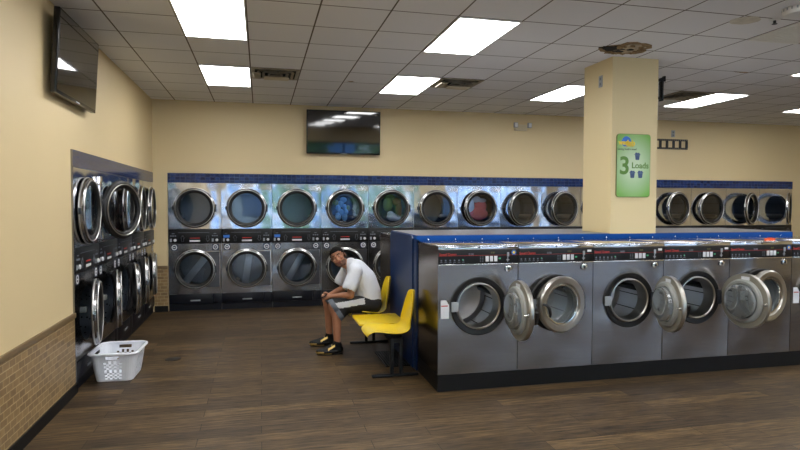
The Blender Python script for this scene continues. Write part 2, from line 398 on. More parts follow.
# ------------------------------------------------------------------ dryers
DW, DCZU, DCZL = .80, 1.636, .657
HR = .262
def dryer_door(parent, cz, name, hingeplate, pane='dryer_glass', handle=True):
    hx = DW/2+.322
    d = MB(); c = (-.322, 0, 0)
    d.lathe([(.262,-.002),(.310,-.002),(.316,-.010),(.312,-.040),(.290,-.052),(.286,-.050),(.2865,-.012)], c, n=56)
    d.cur = 1
    d.lathe([(.3155,-.004),(.3205,-.010),(.319,-.018),(.3145,-.020)], c, n=56); d.lathe([(.296,-.0485),(.2925,-.0555),(.2865,-.0565),(.283,-.0515)], c, n=56)
    o = d.build(name, ['steel_rim','door_ring'], parent); o.location = (hx, -.010, cz)
    g = MB(); g.lathe([(.2855,-.015),(.2855,-.050),(.264,-.052),(.250,-.046),(.240,-.036),(.240,-.004),(.284,-.004)], c, n=56)
    g.build('gasket', 'rubber', o)
    MB().lathe([(.2415,-.034),(.16,-.0345),(.001,-.035)], c, n=56).build('glass', pane, o)
    MB().box(-.012,.008,-.022,-.006,-.06,.06,.003).build('hinge', 'graphite', o)
    MB().box(-.652,-.636,-.035,-.012,-.03,.03,.003).build('handle', 'graphite', o)
    return o
def make_dryer():
    t = thing('stacked_dryer', 'x', 'dryer')
    MB().box(.004,.796,.028,.85,0.0,2.03).build('cabinet', 'dark_steel', t)
    cx = DW/2
    # replace solid cabinet by an open shell: sides, top, back and floor
    c = kids(t,'cabinet')[0]; bpy.data.objects.remove(c)
    b = MB(); b.box(.003,.012,.012,.85,0,2.03); b.box(.788,.797,.012,.85,0,2.03); b.box(.012,.788,.84,.85,0,2.03); b.box(.012,.788,.012,.84,2.02,2.03); b.box(.012,.788,.03,.84,1.15,1.17); b.box(.012,.788,.03,.84,.0,.02)
    b.build('cabinet', 'dark_steel', t)
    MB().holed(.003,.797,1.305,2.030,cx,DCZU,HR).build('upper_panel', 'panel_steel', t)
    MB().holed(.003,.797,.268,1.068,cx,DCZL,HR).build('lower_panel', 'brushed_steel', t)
    for cz in (DCZU, DCZL):
        p = [(cx+.285*math.cos(a), cz+.285*math.sin(a)) for a in [R(-64+128*i/18) for i in range(19)]]
        p = [(cx+.125, cz+.285)]+[(cx+.372, cz+.285),(cx+.372, cz-.285),(cx+.125,cz-.285)]+p
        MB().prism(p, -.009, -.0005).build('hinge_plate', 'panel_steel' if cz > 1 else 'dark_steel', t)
        b = MB(); b.box(cx+.17, cx+.376, -.012, -.0095, cz+.280, cz+.289); b.box(cx+.369, cx+.377, -.012, -.0095, cz-.285, cz+.28)
        b.build('plate_edge', 'chrome', t)
        b = MB(); b.lathe([(.262,.012),(.262,.05),(.345,.07),(.345,.60),(.30,.66),(.001,.66)], (cx,0,cz), n=40)
        dr = b.build('drum', 'perforated', t)
        for k in range(3):
            a = R(90+120*k + (25 if cz < 1 else 0))
            b = MB(); b.T = Matrix.Translation((cx,0,cz)) @ Matrix.Rotation(-a,4,'Y'); b.box(.27,.34,.09,.6,-.03,.03,.01)
            b.build('baffle', 'drum_steel', dr)
        if cz < 1:
            q = MB().box(-.055,.055,-.012,.012,-.33,.33,.004).build('cross_bar', 'perforated_bright', dr)
            q.location = (cx,.30,cz)
    dryer_door(t, DCZU, 'upper_door', True); dryer_door(t, DCZL, 'lower_door', True)
    # control panel
    cp = MB().box(.003,.797,-.012,.012,1.072,1.300,.003).build('control_panel', 'black_panel', t)
    y = -.0125
    MB().box(.15,.62,y-.001,y,1.243,1.247).build('trim_line', 'label_dim', cp)
    MB().box(.325,.475,y-.0015,y,1.150,1.163).build('display_bar', 'red_print', cp)
    MB().box(.32,.478,y-.006,y,1.100,1.126,.002).build('coin_slot', 'label_white', cp)
    for ax, up in ((.215,1),(.595,-1)):
        b = MB(); zz = 1.15
        pts = [(ax-.03,zz+up*.005),(ax,zz+up*.05),(ax+.03,zz+up*.005)]
        b.tube([(q[0],y,q[1]) for q in pts], .0025, 5); b.tube([(ax-.015,y,zz+up*.005),(ax-.015,y,zz-up*.045),(ax+.015,y,zz-up*.045),(ax+.015,y,zz+up*.005)], .0025, 5)
        b.build('arrow', 'label_dim', cp)
    for bx in (.075,.705):
        b = MB()
        for i in range(3): b.box(bx-.045+i*.033, bx-.022+i*.033, y-.0015, y, 1.185, 1.203)
        b.box(bx-.02,bx+.02,y-.0015,y,1.225,1.235)
        b.build('button_label', 'label_dim', cp)
        MB().lathe([(.022,0),(.022,-.012),(.016,-.016),(.001,-.016)], (bx+.028,y,1.125), n=16).build('button', 'label_white', cp)
        MB().box(bx-.05,bx-.02,y-.002,y,1.10,1.15).build('key_slot', 'grey_plastic', cp)
    for bx in (.09,.71):
        st = MB().box(bx-.052,bx+.052,-.0012,-.0003,.965,1.058).build('sticker', 'label_navy', t)
        b = MB(); b.lathe([(.041,-.0014),(.041,-.0022),(.029,-.0022),(.029,-.0014)], (bx,0,1.012), n=20)
        b.box(bx-.016,bx+.016,-.0022,-.0014,1.006,1.018); b.build('round_mark', 'label_white', st)
    kp = MB().box(.003,.655,-.006,.012,.105,.262,.003).build('lint_drawer', 'navy_kick', t)
    MB().box(.325,.475,-.014,-.0063,.150,.172,.003).build('pull', 'grey_plastic', kp)
    MB().box(.662,.797,-.006,.012,.105,.262,.003).build('kick_panel', 'navy_kick', t)
    MB().box(.003,.797,.012,.03,0,.1005).build('toe_plate', 'navy_kick', t)
    return t
proto = make_dryer()
def blue_sticker(t):
    cp = kids(t,'control_panel')[0]
    MB().box(.035,.13,-.0150,-.0142,1.160,1.205).build('blue_label', 'label_blue', cp)
back_labels = [
 'stacked steel dryer at the left end of the back wall, nearest the beige corner',
 'second stacked dryer along the back wall, window glare in its upper glass',
 'third stacked dryer along the back wall, green tree mirrored in its upper glass',
 'stacked dryer behind the seated man, blue zigzag laundry in its upper drum',
 'stacked dryer with pale blue and brown laundry, just right of the seated man',
 'stacked dryer above the left end of the blue bulkhead, empty dark upper door shut',
 'stacked dryer with pink and white laundry inside its upper door',
 'stacked dryer with ajar upper door, second to the left of the column',
 'stacked dryer with ajar upper door, last one visible left of the column',
 'stacked dryer hidden behind the left side of the beige column',
 'stacked dryer hidden behind the right side of the beige column',
 'stacked dryer with ajar upper door, first one visible right of the column',
 'stacked dryer second to the right of the column, upper door nearly shut',
 'stacked dryer third to the right of the column, upper door half open',
 'last stacked dryer at the far right end, upper door swung wide open']
up_open = [0,0,0,0,0,1,6,12,14,10,8,14,6,26,38]
dryers = []
for k in range(15):
    t = proto if k == 0 else copy_tree(proto)
    t.location = (-1.414+k*.8, YB-.006, 0); t['label'] = back_labels[k]; t['group'] = 'dryers along the back wall'; dryers.append(t)
bars = [38,8,30,-20,50,12,70,-40,20,60,0,33,-15,45,80]
for k, t in enumerate(dryers):
    kids([c for c in kids(t,'drum') if kids(c,'cross_bar')][0],'cross_bar')[0].rotation_euler.y = R(bars[k])
    kids(t,'upper_door')[0].rotation_euler.z = R(up_open[k])
left_labels = [
 'nearest stacked dryer on the left wall, behind the white laundry basket',
 'second stacked dryer on the left wall, its big round upper door swung open',
 'third stacked dryer on the left wall, beside the open dark-rimmed door',
 'fourth stacked dryer on the left wall, next to last before the corner',
 'farthest stacked dryer on the left wall, right in the corner']
lo_open = [9,12,16,12,8]; lu_open = [0,0,3,4,3]
lefts = []
for k in range(5):
    t = copy_tree(proto); t.location = (XL+.006, 5.762+k*.8, 0); t.rotation_euler.z = R(90); t['label'] = left_labels[k]; t['group'] = 'dryers along the left wall'
    kids(t,'lower_door')[0].rotation_euler.z = R(lo_open[k]); kids(t,'upper_door')[0].rotation_euler.z = R(lu_open[k]); lefts.append(t)
# the second one's upper door is hinged on its near side and hangs open
d = kids(lefts[1],'upper_door')[0]
d.location.x = DW/2-.322; d.scale.x = -1; d.rotation_euler.z = -R(24)
dm_ = d.data.copy(); dm_.materials[0] = MATS['rubber']; dm_.materials[1] = MATS['rubber']; d.data = dm_  # rim blackened: the dark reflection in its metal is put into the colour
MB().lathe([(.276,-.0505),(.284,-.056),(.276,-.058),(.270,-.0495)], (-.322,0,0), n=56).build('inner_ring', 'satin_ring', d)
MB().box(.0,.095,-.030,-.0005,1.335,1.985,.004).build('hinge_post', 'panel_steel', lefts[1])
for k in (1,2): blue_sticker(dryers[k])

# laundry inside three drums
def laundry(lab, cat, loc, parts):
    t = thing('laundry', lab, cat, loc)
    for j, (nm, mt, balls) in enumerate(parts):
        b = MB()
        for (c, r) in balls: b.ball(c, r, 14)
        b.build(nm, mt, t)
    return t
zc = DCZU
laundry('blue zigzag cloth with dark denim heaped behind the upper door glass above the seated man', 'laundry', (-1.414+3.5*.8, YB+.045, DCZU-.24),
   [('blue_cloth','cloth_blue',[((-.11,0,.10),(.05,.05,.07)),((-.06,0,.17),(.05,.05,.06)),((-.11,0,.24),(.045,.05,.06)),((-.06,0,.31),(.05,.05,.06)),((-.02,0,.38),(.06,.05,.05)),((.0,0,.09),(.05,.05,.07)),((.02,0,.18),(.045,.05,.06)),((-.0,.0,.26),(.04,.05,.05))]),
    ('denim_cloth','cloth_denim',[((0,.09,.12),(.22,.08,.14)),((.0,.1,.3),(.17,.06,.16))]),
    ('green_cloth','cloth_green',[((.06,0,.24),(.04,.04,.05)),((-.14,.03,.33),(.05,.05,.05))])])
laundry('pale blue and brown clothes behind the upper door glass, right of the seated man', 'laundry', (-1.414+4.5*.8, YB+.06, DCZU-.22),
   [('pale_cloth','cloth_pale',[((.03,0,.07),(.1,.06,.07)),((.10,0,.05),(.08,.06,.06)),((.0,0,.12),(.06,.06,.05))]),
    ('brown_cloth','cloth_brown',[((.15,.02,.2),(.06,.06,.14)),((.12,.04,.33),(.08,.06,.07))]),
    ('green_cloth','cloth_green',[((-.04,.05,.28),(.09,.08,.12)),((.0,.08,.4),(.1,.06,.06))])])
laundry('pink and white clothes filling the upper drum in the middle of the back wall', 'laundry', (-1.414+6.5*.8, YB+.11, DCZU-.22),
   [('pink_cloth','cloth_red',[((.02,0,.12),(.19,.1,.12)),((.07,.02,.26),(.12,.08,.12))]),
    ('white_cloth','cloth_pale',[((-.12,.0,.26),(.07,.08,.14)),((-.03,.0,.38),(.1,.08,.06)),((.08,-.02,.36),(.09,.05,.04))])])

# ------------------------------------------------------------------ washers
WZ0, WZ1 = .155, 1.333; WC = PITCH/2; WCZ = .775; WD = .70
def make_washer():
    t = thing('front_load_washer', 'x', 'washing machine')
    a, z = .003, PITCH-.003
    b = MB(); b.box(a,a+.010,.002,WD,WZ0,WZ1-.012); b.box(z-.010,z,.002,WD,WZ0,WZ1-.012); b.box(a+.01,z-.01,WD-.01,WD,WZ0,WZ1-.012); b.box(a+.01,z-.01,.02,WD-.01,WZ0,WZ0+.01)
    b.build('cabinet', 'side_steel', t)
    tp = MB().box(a,z,-.004,WD,WZ1-.012,WZ1,.003).build('top', 'panel_steel', t)
    st = MB().box(a,z,-.005,.010,1.292,WZ1-.0125,.002).build('top_rail', 'panel_steel', t)
    MB().lathe([(.008,0),(.008,-.005),(.001,-.006)], (WC,-.0052,1.312), n=10, cap1=True).build('lock_screw', 'rubber', st)
    MB().holed(a,z,WZ0,1.150,WC,WCZ,.215).build('front_panel', 'brushed_steel', t)
    MB().box(a,z,-.008,.010,1.1505,1.163,.002).build('trim_strip', 'chrome', t)
    cp = MB().box(a,z,-.003,.010,1.164,1.2915,.002).build('control_panel', 'black_panel', t)
    y = -.0033
    MB().box(.004,z-.004,y-.0008,y,1.238,1.2405).build('red_line', 'red_print', cp)
    text('brand_lettering', 'Speed Queen', .030, 'red_print', cp, face_front(.092,y-.001,1.252), bold=.0003)
    b = MB()
    for i in range(6):
        cx_ = .03+i*.042; b.lathe([(.008,y),(.008,y-.001),(.001,y-.001)], (cx_,0,1.198), n=8); b.box(cx_-.012,cx_+.012,y-.001,y,1.178,1.183)
    b.build('cycle_icons', 'label_dim', cp)
    MB().lathe([(.007,y-.0012),(.007,y-.002),(.001,y-.002)], (.235,0,1.203), n=8).build('cycle_light', 'green_print', cp)
    text('display_text', '0:00', .028, 'label_dim', cp, face_front(.315,y-.001,1.250))
    b = MB()
    for i in range(2):
        for j in range(4): b.box(.40+i*.022,.412+i*.022,y-.001,y,1.18+j*.014,1.185+j*.014)
    b.build('indicator_marks', 'label_dim', cp)
    for i in range(3): MB().box(.455+i*.042,.486+i*.042,y-.004,y,1.182,1.232,.001).build('button', 'label_white', cp)
    MB().box(.583,.605,y-.004,y,1.202,1.215,.001).build('start_button', 'green_print', cp)
    text('price_text', '8.50', .022, 'olive_print', cp, face_front(.525,y-.001,1.262))
    b = MB(); b.box(.665,.685,y-.012,y,1.225,1.265,.003); b.box(.670,.678,y-.004,y,1.178,1.222); b.box(.66,.69,y-.002,y,1.190,1.20)
    b.build('coin_slot', 'grey_plastic', cp)
    lk = MB().lathe([(.030,-.001),(.030,-.010),(.020,-.014),(.001,-.014)], (.680,0,1.112), n=20).build('coin_box_lock', 'chrome', t)
    MB().lathe([(.012,-.0145),(.012,-.017),(.001,-.017)], (.680,0,1.112), n=12).build('keyhole', 'rubber', lk)
    MB().box(.645,.665,-.004,-.0005,1.095,1.128,.001).build('lock_plate', 'rubber', t)
    # black collar with bright mouth and drum
    c = (WC,0,WCZ)
    cl = MB().lathe([(.270,-.0005),(.270,-.012),(.262,-.018),(.222,-.010),(.214,.004),(.214,.03)], c, n=56).build('door_collar', 'rubber', t)
    MB().lathe([(.213,-.012),(.213,-.020),(.203,-.022),(.196,-.014),(.190,.06),(.190,.12)], c, n=56).build('mouth_ring', 'satin_ring', cl)
    MB().box(WC-.268,WC-.205,-.028,-.014,WCZ-.045,WCZ+.045,.004).build('latch_plate', 'grey_plastic', cl)
    MB().box(WC+.235,WC+.285,-.03,-.010,WCZ-.075,WCZ+.075,.005).build('hinge_bracket', 'graphite', cl)
    dr = MB().lathe([(.190,.1205),(.275,.13),(.285,.15),(.285,.56),(.25,.60),(.001,.60)], c, n=48).build('drum', 'drum_steel', t)
    for k in range(3):
        b = MB(); b.T = Matrix.Translation(c) @ Matrix.Rotation(-R(20+120*k),4,'Y'); b.box(.22,.282,.16,.58,-.022,.022,.012)
        b.build('baffle', 'graphite', dr)
    b = MB()
    for k in range(12):
        aa = 2*PI*k/12; b.T = Matrix.Translation(c) @ Matrix.Rotation(-aa,4,'Y'); b.box(.2825,.2845,.16,.58,-.004,.004)
    b.build('drum_seam', 'rubber', dr)
    # door, origin on its hinge
    hx = WC+.268; o = MB(); dc = (-.268,0,0)
    o.lathe([(.2,.004),(.258,.004),(.264,-.004),(.264,-.030),(.250,-.044),(.205,-.040),(.190,-.020),(.188,.0)], dc, n=56)
    d = o.build('door', ['satin_ring'], t); d.location = (hx,-.030,WCZ)
    MB().lathe([(.262,.0045),(.262,.009),(.205,.012),(.200,.006)], dc, n=56).build('inner_flange', 'door_inner', d)
    MB().lathe([(.212,.0125),(.212,.030),(.196,.042),(.172,.042),(.168,.012)], dc, n=56).build('inner_seal', 'door_seal', d)
    MB().lathe([(.190,-.018),(.184,-.022),(.172,-.016),(.168,.010),(.160,.075),(.13,.088),(.001,.092)], dc, n=56).build('glass_bowl', 'bowl_glass', d)
    MB().lathe([(.1895,-.020),(.186,-.028),(.176,-.026),(.173,-.017)], dc, n=56).build('chrome_ring', 'chrome', d)
    MB().tube([(-.500,-.044,.02),(-.492,-.075,.018),(-.468,-.088,-.012),(-.455,-.088,-.06),(-.45,-.08,-.095)], [.011,.014,.015,.014,.010], 8).build('handle', 'rubber', d)
    b = MB(); b.box(-.525,-.495,.012,.022,-.014,.014,.003); b.tube([(-.51,.02,0),(-.51,.05,0)], .006, 8)
    b.build('catch', 'chrome', d)
    MB().box(-.33,-.24,.0123,.0135,.205,.238).build('warning_label', 'label_white', d)
    MB().box(-.02,.012,-.02,.012,-.06,.06,.004).build('hinge', 'graphite', d)
    return t
wproto = make_washer()
wl = ['steel front-load washer nearest the yellow bench, its door open and an empty lit drum',
      'second front-load washer from the yellow bench, its door only slightly ajar',
      'steel front-load washer in front of the column, left neighbour of the washer with dark baffle',
      'fourth front-load washer from the bench, its door swung across toward the next washer',
      'fifth front-load washer from the bench, partly hidden by its neighbour\'s wide open door',
      'front-load washer cut off at the right edge of the picture, white card on it']
wopen = [88,11,80,96,9,0]
washers = []
for k in range(6):
    t = wproto if k == 0 else copy_tree(wproto)
    t.location = (BX0+k*PITCH+.006, 5.031, 0); t['label'] = wl[k]; t['group'] = 'washers facing the camera'; washers.append(t)
for k, t in enumerate(washers):
    kids(t,'door')[0].rotation_euler.z = R(wopen[k])
t = copy_tree(wproto); t.location = (BX0+PITCH, 7.62, 0); t.rotation_euler.z = PI
t['label'] = 'washer on the far side of the blue bulkhead, seen end-on behind the seated man'; del t['group']
kids(t,'door')[0].rotation_euler.z = R(4)
d = kids(t,'door')[0]; d.location.x = WC+.268; d.rotation_euler.z = R(70)
# white cards and round stickers
for k in (0,5):
    cd = MB().prism([(.028,.668),(.105,.668),(.105,.790),(.078,.836),(.028,.836)], -.005, -.0008).build('instruction_card', 'label_white', washers[k])
    MB().box(.030,.094,-.0062,-.0053,.780,.790).build('red_stripe', 'red_print', cd)
for k in (0,4):
    cp = kids(washers[k],'control_panel')[0]
    MB().lathe([(.024,-.0036),(.024,-.0046),(.001,-.0046)], (.735,0,1.262), n=20).build('round_sticker', 'label_blue', cp)
    MB().lathe([(.012,-.0048),(.012,-.0054),(.001,-.0054)], (.735,0,1.262), n=16).build('round_sticker', 'sign_yellow', cp)
for k in (1,2,3):
    cp = kids(washers[k],'control_panel')[0]
    MB().box(.715,.757,-.0046,-.0036,1.255,1.275).build('white_sticker', 'label_white', cp)
t = thing('plastic_clip', 'small orange-red plastic clip left on top of the washers at the right', 'clip', (5.26,5.12,WZ1))
MB().prism(rrect(-.06,.06,-.018,.018,.012), 0, .022, 'XY').build('body', 'orange_plastic', t)
MB().prism(rrect(-.025,.025,-.010,.010,.006), .0225, .030, 'XY').build('button', 'red_print', t)

# ------------------------------------------------------------------ ceiling things
TS = .594; GX = -.70; GY = 4.85
def cell(i, j): return GX+i*TS, GY+j*TS
lamps = [(0,0,'ceiling light panel at the top left, the nearest to the tall left wall television'),
 (0,4,'ceiling light panel near the back left corner, beside the broken vent'),
 (4,0,'ceiling light panel in the top middle, in front of the centre vent'),
 (4,4,'ceiling light panel above the back wall television, left of the centre vent'),
 (8,4,'ceiling light panel just left of the beige column'),
 (12,4,'ceiling light panel just right of the beige column by the wall bracket'),
 (12,0,'ceiling light panel at the right edge, the nearer one'),
 (16,4,'ceiling light panel at the right edge, the farther one'),
 (16,0,'ceiling light panel beyond the right edge, in the second row from the back')]
for j in (-4,-8,-12):
    for i in (0,4,8,12,16): lamps.append((i,j,'ceiling light panel behind the camera, row %s, %s' % ({-4:'nearest the camera',-8:'next to the storefront row',-12:'closest to the storefront'}[j], {0:'leftmost',4:'second from left',8:'middle',12:'second from right',16:'rightmost'}[i])))
first = None
for i, j, lab in lamps:
    x, y = cell(i, j)
    if first is None:
        t = thing('ceiling_light', lab, 'ceiling light', (x,y,H), 0, 'fluorescent ceiling panels')
        b = MB(); b.box(.004,.590,.004,.018,-.012,-.0005); b.box(.004,.590,1.170,1.184,-.012,-.0005); b.box(.004,.018,.018,1.170,-.012,-.0005); b.box(.576,.590,.018,1.170,-.012,-.0005)
        b.build('frame', 'frame_white', t)
        MB().box(.0185,.5755,.0185,1.1695,-.008,-.0005).build('diffuser', 'lamp_white', t); first = t
    else:
        t = copy_tree(first); t.location = (x,y,H); t['label'] = lab
def vent(i, j, lab, broken, rz=0):
    x, y = cell(i, j); t = thing('ceiling_vent', lab, 'vent', (x,y,H), 0, 'square ceiling vents')
    b = MB(); b.box(.01,.584,.01,.05,-.012,-.0005); b.box(.01,.584,.544,.584,-.012,-.0005); b.box(.01,.05,.05,.544,-.012,-.0005); b.box(.544,.584,.05,.544,-.012,-.0005)
    b.build('frame', 'dirty_metal', t)
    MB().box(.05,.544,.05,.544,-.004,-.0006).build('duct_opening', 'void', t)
    for k in range(3):
        q = .075+k*.065; o = MB()
        o.T = Matrix.Translation((0,0,-.008))
        s0, s1 = q, .594-q; z0, z1 = -.022, .0035; wd = .03
        for (A,B,C_,D) in (((s0,s0),(s1,s0),(s1-wd,s0+wd),(s0+wd,s0+wd)), ((s1,s0),(s1,s1),(s1-wd,s1-wd),(s1-wd,s0+wd)), ((s1,s1),(s0,s1),(s0+wd,s1-wd),(s1-wd,s1-wd)), ((s0,s1),(s0,s0),(s0+wd,s0+wd),(s0+wd,s1-wd))):
            if broken and k == 0 and A == (s1,s1): continue
            o.add([(*A,z0),(*B,z0),(*C_,z1),(*D,z1),(*A,z0+.003),(*B,z0+.003),(*C_,z1+.003),(*D,z1+.003)], [(0,1,2,3),(7,6,5,4),(0,4,5,1),(1,5,6,2),(2,6,7,3),(3,7,4,0)])
        o.build('louvre', 'dirty_metal', t)
    if broken:
        MB().box(.16,.46,.20,.34,-.075,-.060,.004).build('hanging_plate', 'beige_plastic', t)
        MB().box(.03,.12,.10,.40,-.055,-.035,.006).build('torn_liner', 'dirty_metal', t)
    return t
vent(1,4,'broken square ceiling vent beside the light panel at the back left', True)
vent(5,4,'square ceiling vent left of the column, between two light panels', True)
vent(11,4,'dark-rimmed square ceiling vent just right of the column', False)
t = thing('return_grille', 'large slatted return air grille in the ceiling at the top right', 'vent', (GX+9*TS, GY-2*TS, H))
b = MB(); b.box(.006,.588,.006,.03,-.012,-.0005); b.box(.006,.588,1.158,1.182,-.012,-.0005); b.box(.006,.03,.03,1.158,-.012,-.0005); b.box(.564,.588,.03,1.158,-.012,-.0005)
b.build('frame', 'vent_metal', t)
MB().box(.03,.564,.03,1.158,-.003,-.0006).build('duct_opening', 'label_dim', t)
for k in range(10):
    MB().box(.0305+k*.0534, .0305+k*.0534+.040, .031, 1.157, -.010, -.0035).build('slat', 'vent_metal', t)
t = thing('smoke_detector', 'round white smoke detector on the ceiling at the top right corner', 'smoke detector', (4.33,3.98,H))
MB().lathe([(.125,-.0005),(.125,-.03),(.11,-.055),(.07,-.062),(.001,-.062)], axis='Z', n=32).build('dome', 'frame_white', t)
b = MB()
for k in range(20):
    a = 2*PI*k/20; b.T = Matrix.Rotation(a,4,'Z'); b.box(.119,.1265,-.006,.006,-.028,-.008)
b.build('vent_slots', 'grey_plastic', t)
t = thing('sprinkler_head', 'small white sprinkler head under the ceiling beside the return grille', 'sprinkler', (4.38,4.27,H))
MB().lathe([(.045,-.0005),(.045,-.008),(.02,-.012),(.001,-.012)], axis='Z', n=20).build('escutcheon', 'frame_white', t)
b = MB(); b.tube([(0,0,-.0125),(0,0,-.04)], .012, 8); b.lathe([(.022,-.04),(.022,-.044),(.001,-.044)], axis='Z', n=12)
b.build('deflector', 'graphite', t)
# water-damaged patch in front of the column, and stains
rn = random.Random(5)
def blob(cx, cy, rx, ry, z0, z1, n=22, jit=.25):
    return MB().prism([(cx+rx*(1+rn.uniform(-jit,jit))*math.cos(2*PI*k/n), cy+ry*(1+rn.uniform(-jit,jit))*math.sin(2*PI*k/n)) for k in range(n)], z0, z1, 'XY')
dm = thing('damaged_tile_patch', 'crumbled water-damaged ceiling patch with a black hole by the column top', 'damage', (3.70,5.40,H))
blob(0,.05,.25,.22,-.004,-.0005).build('stained_rim', 'stain', dm)
blob(.02,.03,.19,.15,-.010,-.0045,18,.3).build('peeling_layer', 'peeling', dm)
for hx_, hy_, ha, hb in ((-.17,.02,.13,.07),(-.04,.10,.05,.025),(.05,.02,.035,.02)): blob(hx_,hy_,ha,hb,-.016,-.0105,16,.4).build('hole', 'void', dm)
b = MB()
for k in range(26):
    a = rn.uniform(0,2*PI); p = (math.cos(a)*.19*rn.uniform(.7,1.1), .04+math.sin(a)*.16*rn.uniform(.7,1.1)); s_ = rn.uniform(.008,.03)
    b.box(p[0]-s_,p[0]+s_,p[1]-s_*.5,p[1]+s_*.5,-.010-rn.uniform(.008,.02),-.0095)
b.build('flaking_bits', 'stain', dm)['kind'] = 'stuff'
struct(blob(4.157,4.361,.13,.11,H-.0012,H-.0004,24,.05).build('trim_10', 'faint_stain'))
for (x, y, rx) in ((5.75,6.05,.10),(7.0,6.05,.12),(7.6,6.05,.1),(1.17,7.75,.05)):
    struct(blob(x,y,rx,.025,H-.0015,H-.0004,14,.4).build('trim_11', 'stain'))

# ------------------------------------------------------------------ televisions
def tv(name, lab, w, h, loc, rz, tilt):
    t = thing('television', lab, 'television', loc, rz); t.rotation_euler = (tilt, 0, rz)
    MB().box(0,w,0,.045,0,h,.006).build('bezel', 'tv_black', t)
    MB().box(.016,w-.016,-.0015,-.0002,.026,h-.016).build('screen', 'screen', t)
    MB().box(w*.28,w*.72,.0455,.075,h*.22,h*.78,.004).build('rear_housing', 'graphite', t)
    MB().box(w/2-.05,w/2+.05,-.002,-.0004,.006,.016).build('logo_bar', 'grey_plastic', t)
    MB().box(w*.36,w*.64,.0755,.0835,h*.28,h*.62).build('mount_plate', 'graphite', t)
    return t
tv('a','black flat television high on the back wall above the dryers',1.225,.715,(.742,YB-.10,2.530),0,R(3.0))
t = tv('b','black flat television high on the left wall, seen edge-on from below',1.13,.665,(XL+.086,5.10,2.575),R(90),R(0))
t.rotation_mode = 'XYZ'
t.matrix_basis = Matrix.Translation((XL+.086,5.10,2.575)) @ Matrix.Rotation(R(90),4,'Z') @ Matrix.Rotation(R(3.5),4,'X')

# ------------------------------------------------------------------ sign on the column
t = thing('wall_sign', 'green sign reading 3 Loads with basket icons on the beige column', 'sign', (4.030,CY0-.001,2.140))
MB().prism(rrect(-.212,.212,-.350,.350,.035), -.014, -.0005).build('board', 'sign_edge', t)
MB().prism(rrect(-.207,.207,-.345,.345,.032), -.0165, -.0145).build('print', 'sign_print', t)
Y = -.0175
text('numeral', '3', .27, 'sign_green', t, face_front(-.115,Y,-.01), bold=.006)
text('lettering', 'Loads', .092, 'sign_green', t, face_front(.082,Y,.0), bold=.0015)
for (bx, bz) in ((.045,.10),(-.015,-.10),(.085,-.10)):
    b = MB(); b.prism([(bx-.030,bz+.018),(bx+.030,bz+.018),(bx+.022,bz-.036),(bx-.022,bz-.036)], Y-.001, Y)
    b.prism([(bx-.037,bz+.028),(bx+.037,bz+.028),(bx+.037,bz+.019),(bx-.037,bz+.019)], Y-.001, Y)
    b.ball((bx-.012,Y,bz+.034),(.016,.001,.012),8); b.ball((bx+.016,Y,bz+.034),(.013,.001,.010),8)
    b.build('basket_icon', 'sign_basket', t)
lg = MB()
for k in range(9):
    a = R(20+k*30); lg.ball((-.095+.03*math.cos(a),Y,.262+.035*math.sin(a)),(.030,.001,.026),10)
lg = lg.build('logo_splash', 'label_blue', t)
text('logo_text', 'wash', .07, 'sign_yellow', lg, face_front(-.120,Y-.002,.252), bold=.003)
text('logo_text', 'tub', .085, 'sign_yellow', lg, face_front(-.045,Y-.002,.247), bold=.003)
text('logo_text', 'LAUNDRY', .026, 'sign_yellow', lg, face_front(-.055,Y-.002,.212))
text('tagline', "Saving Suds's now!", .032, 'sign_dark', t, face_front(-.085,Y-.001,.180))
# small wall things
def plate(name, lab, cat, loc, rz, w, h, m='grey_plastic'):
    t = thing(name, lab, cat, loc, rz)
    MB().box(-w/2,w/2,-.008,-.0005,-h/2,h/2,.002).build('cover_plate', m, t)
    for s_ in (-1,1): MB().box(-w*.2,w*.2,-.0105,-.0085,s_*h*.22-h*.12,s_*h*.22+h*.12,.001).build('socket', 'label_dim', t)
    return t
plate('wall_outlet','small white outlet plate on the left face of the beige column','outlet',(CX0,5.97,3.10),-PI/2,.07,.13)
plate('wall_outlet','small white outlet plate on the back wall above the black film strip','outlet',(7.745,YB,3.075),0,.08,.13)
t = thing('film_strip_decoration', 'black film strip decoration on the back wall right of the column', 'wall decoration', (7.30,YB-.001,2.775))
b = MB(); W_ = .77; b.box(0,W_,-.012,-.0005,0,.035); b.box(0,W_,-.012,-.0005,.16,.195)
for k in range(6): b.box(k*.146-.006*(k>0),k*.146+.046,-.012,-.0005,.035,.16)
b.build('strip', 'film_black', t)
b = MB()
for k in range(17):
    for z in (.012,.172): b.box(.012+k*.045,.022+k*.045,-.0135,-.0125,z,z+.008)
b.build('sprocket_holes', 'beige_plastic', t)
MB().ball((.105+.146*1.35,-.012,.098),(.022,.006,.030),12).build('figure', 'film_black', t)
t = thing('emergency_light', 'beige emergency light box with two lamp heads on the back wall', 'emergency light', (4.40,YB-.001,3.03))
MB().box(.03,.27,-.07,-.0005,0,.105,.01).build('housing', 'beige_plastic', t)
for s_ in (-.005,.26):
    h_ = MB().box(s_,s_+.075,-.12,-.0715,.045,.135,.01).build('lamp_head', 'grey_plastic', t)
    MB().box(s_+.012,s_+.063,-.124,-.1205,.055,.125,.004).build('lens', 'label_white', h_)
t = thing('wall_bracket', 'black metal television bracket on the right face of the column', 'bracket', (CX1,5.80,2.90))
MB().box(.0005,.012,-.045,.10,0,.24,.002).build('wall_plate', 'iron', t)
b = MB(); b.box(.0125,.125,-.02,.02,.20,.222,.003); b.box(.0125,.085,-.02,.02,.0,.02,.003); b.box(.070,.092,-.03,.03,-.02,.24,.003); b.box(.105,.125,-.02,.02,.222,.26,.003)
b.build('arm', 'iron', t)

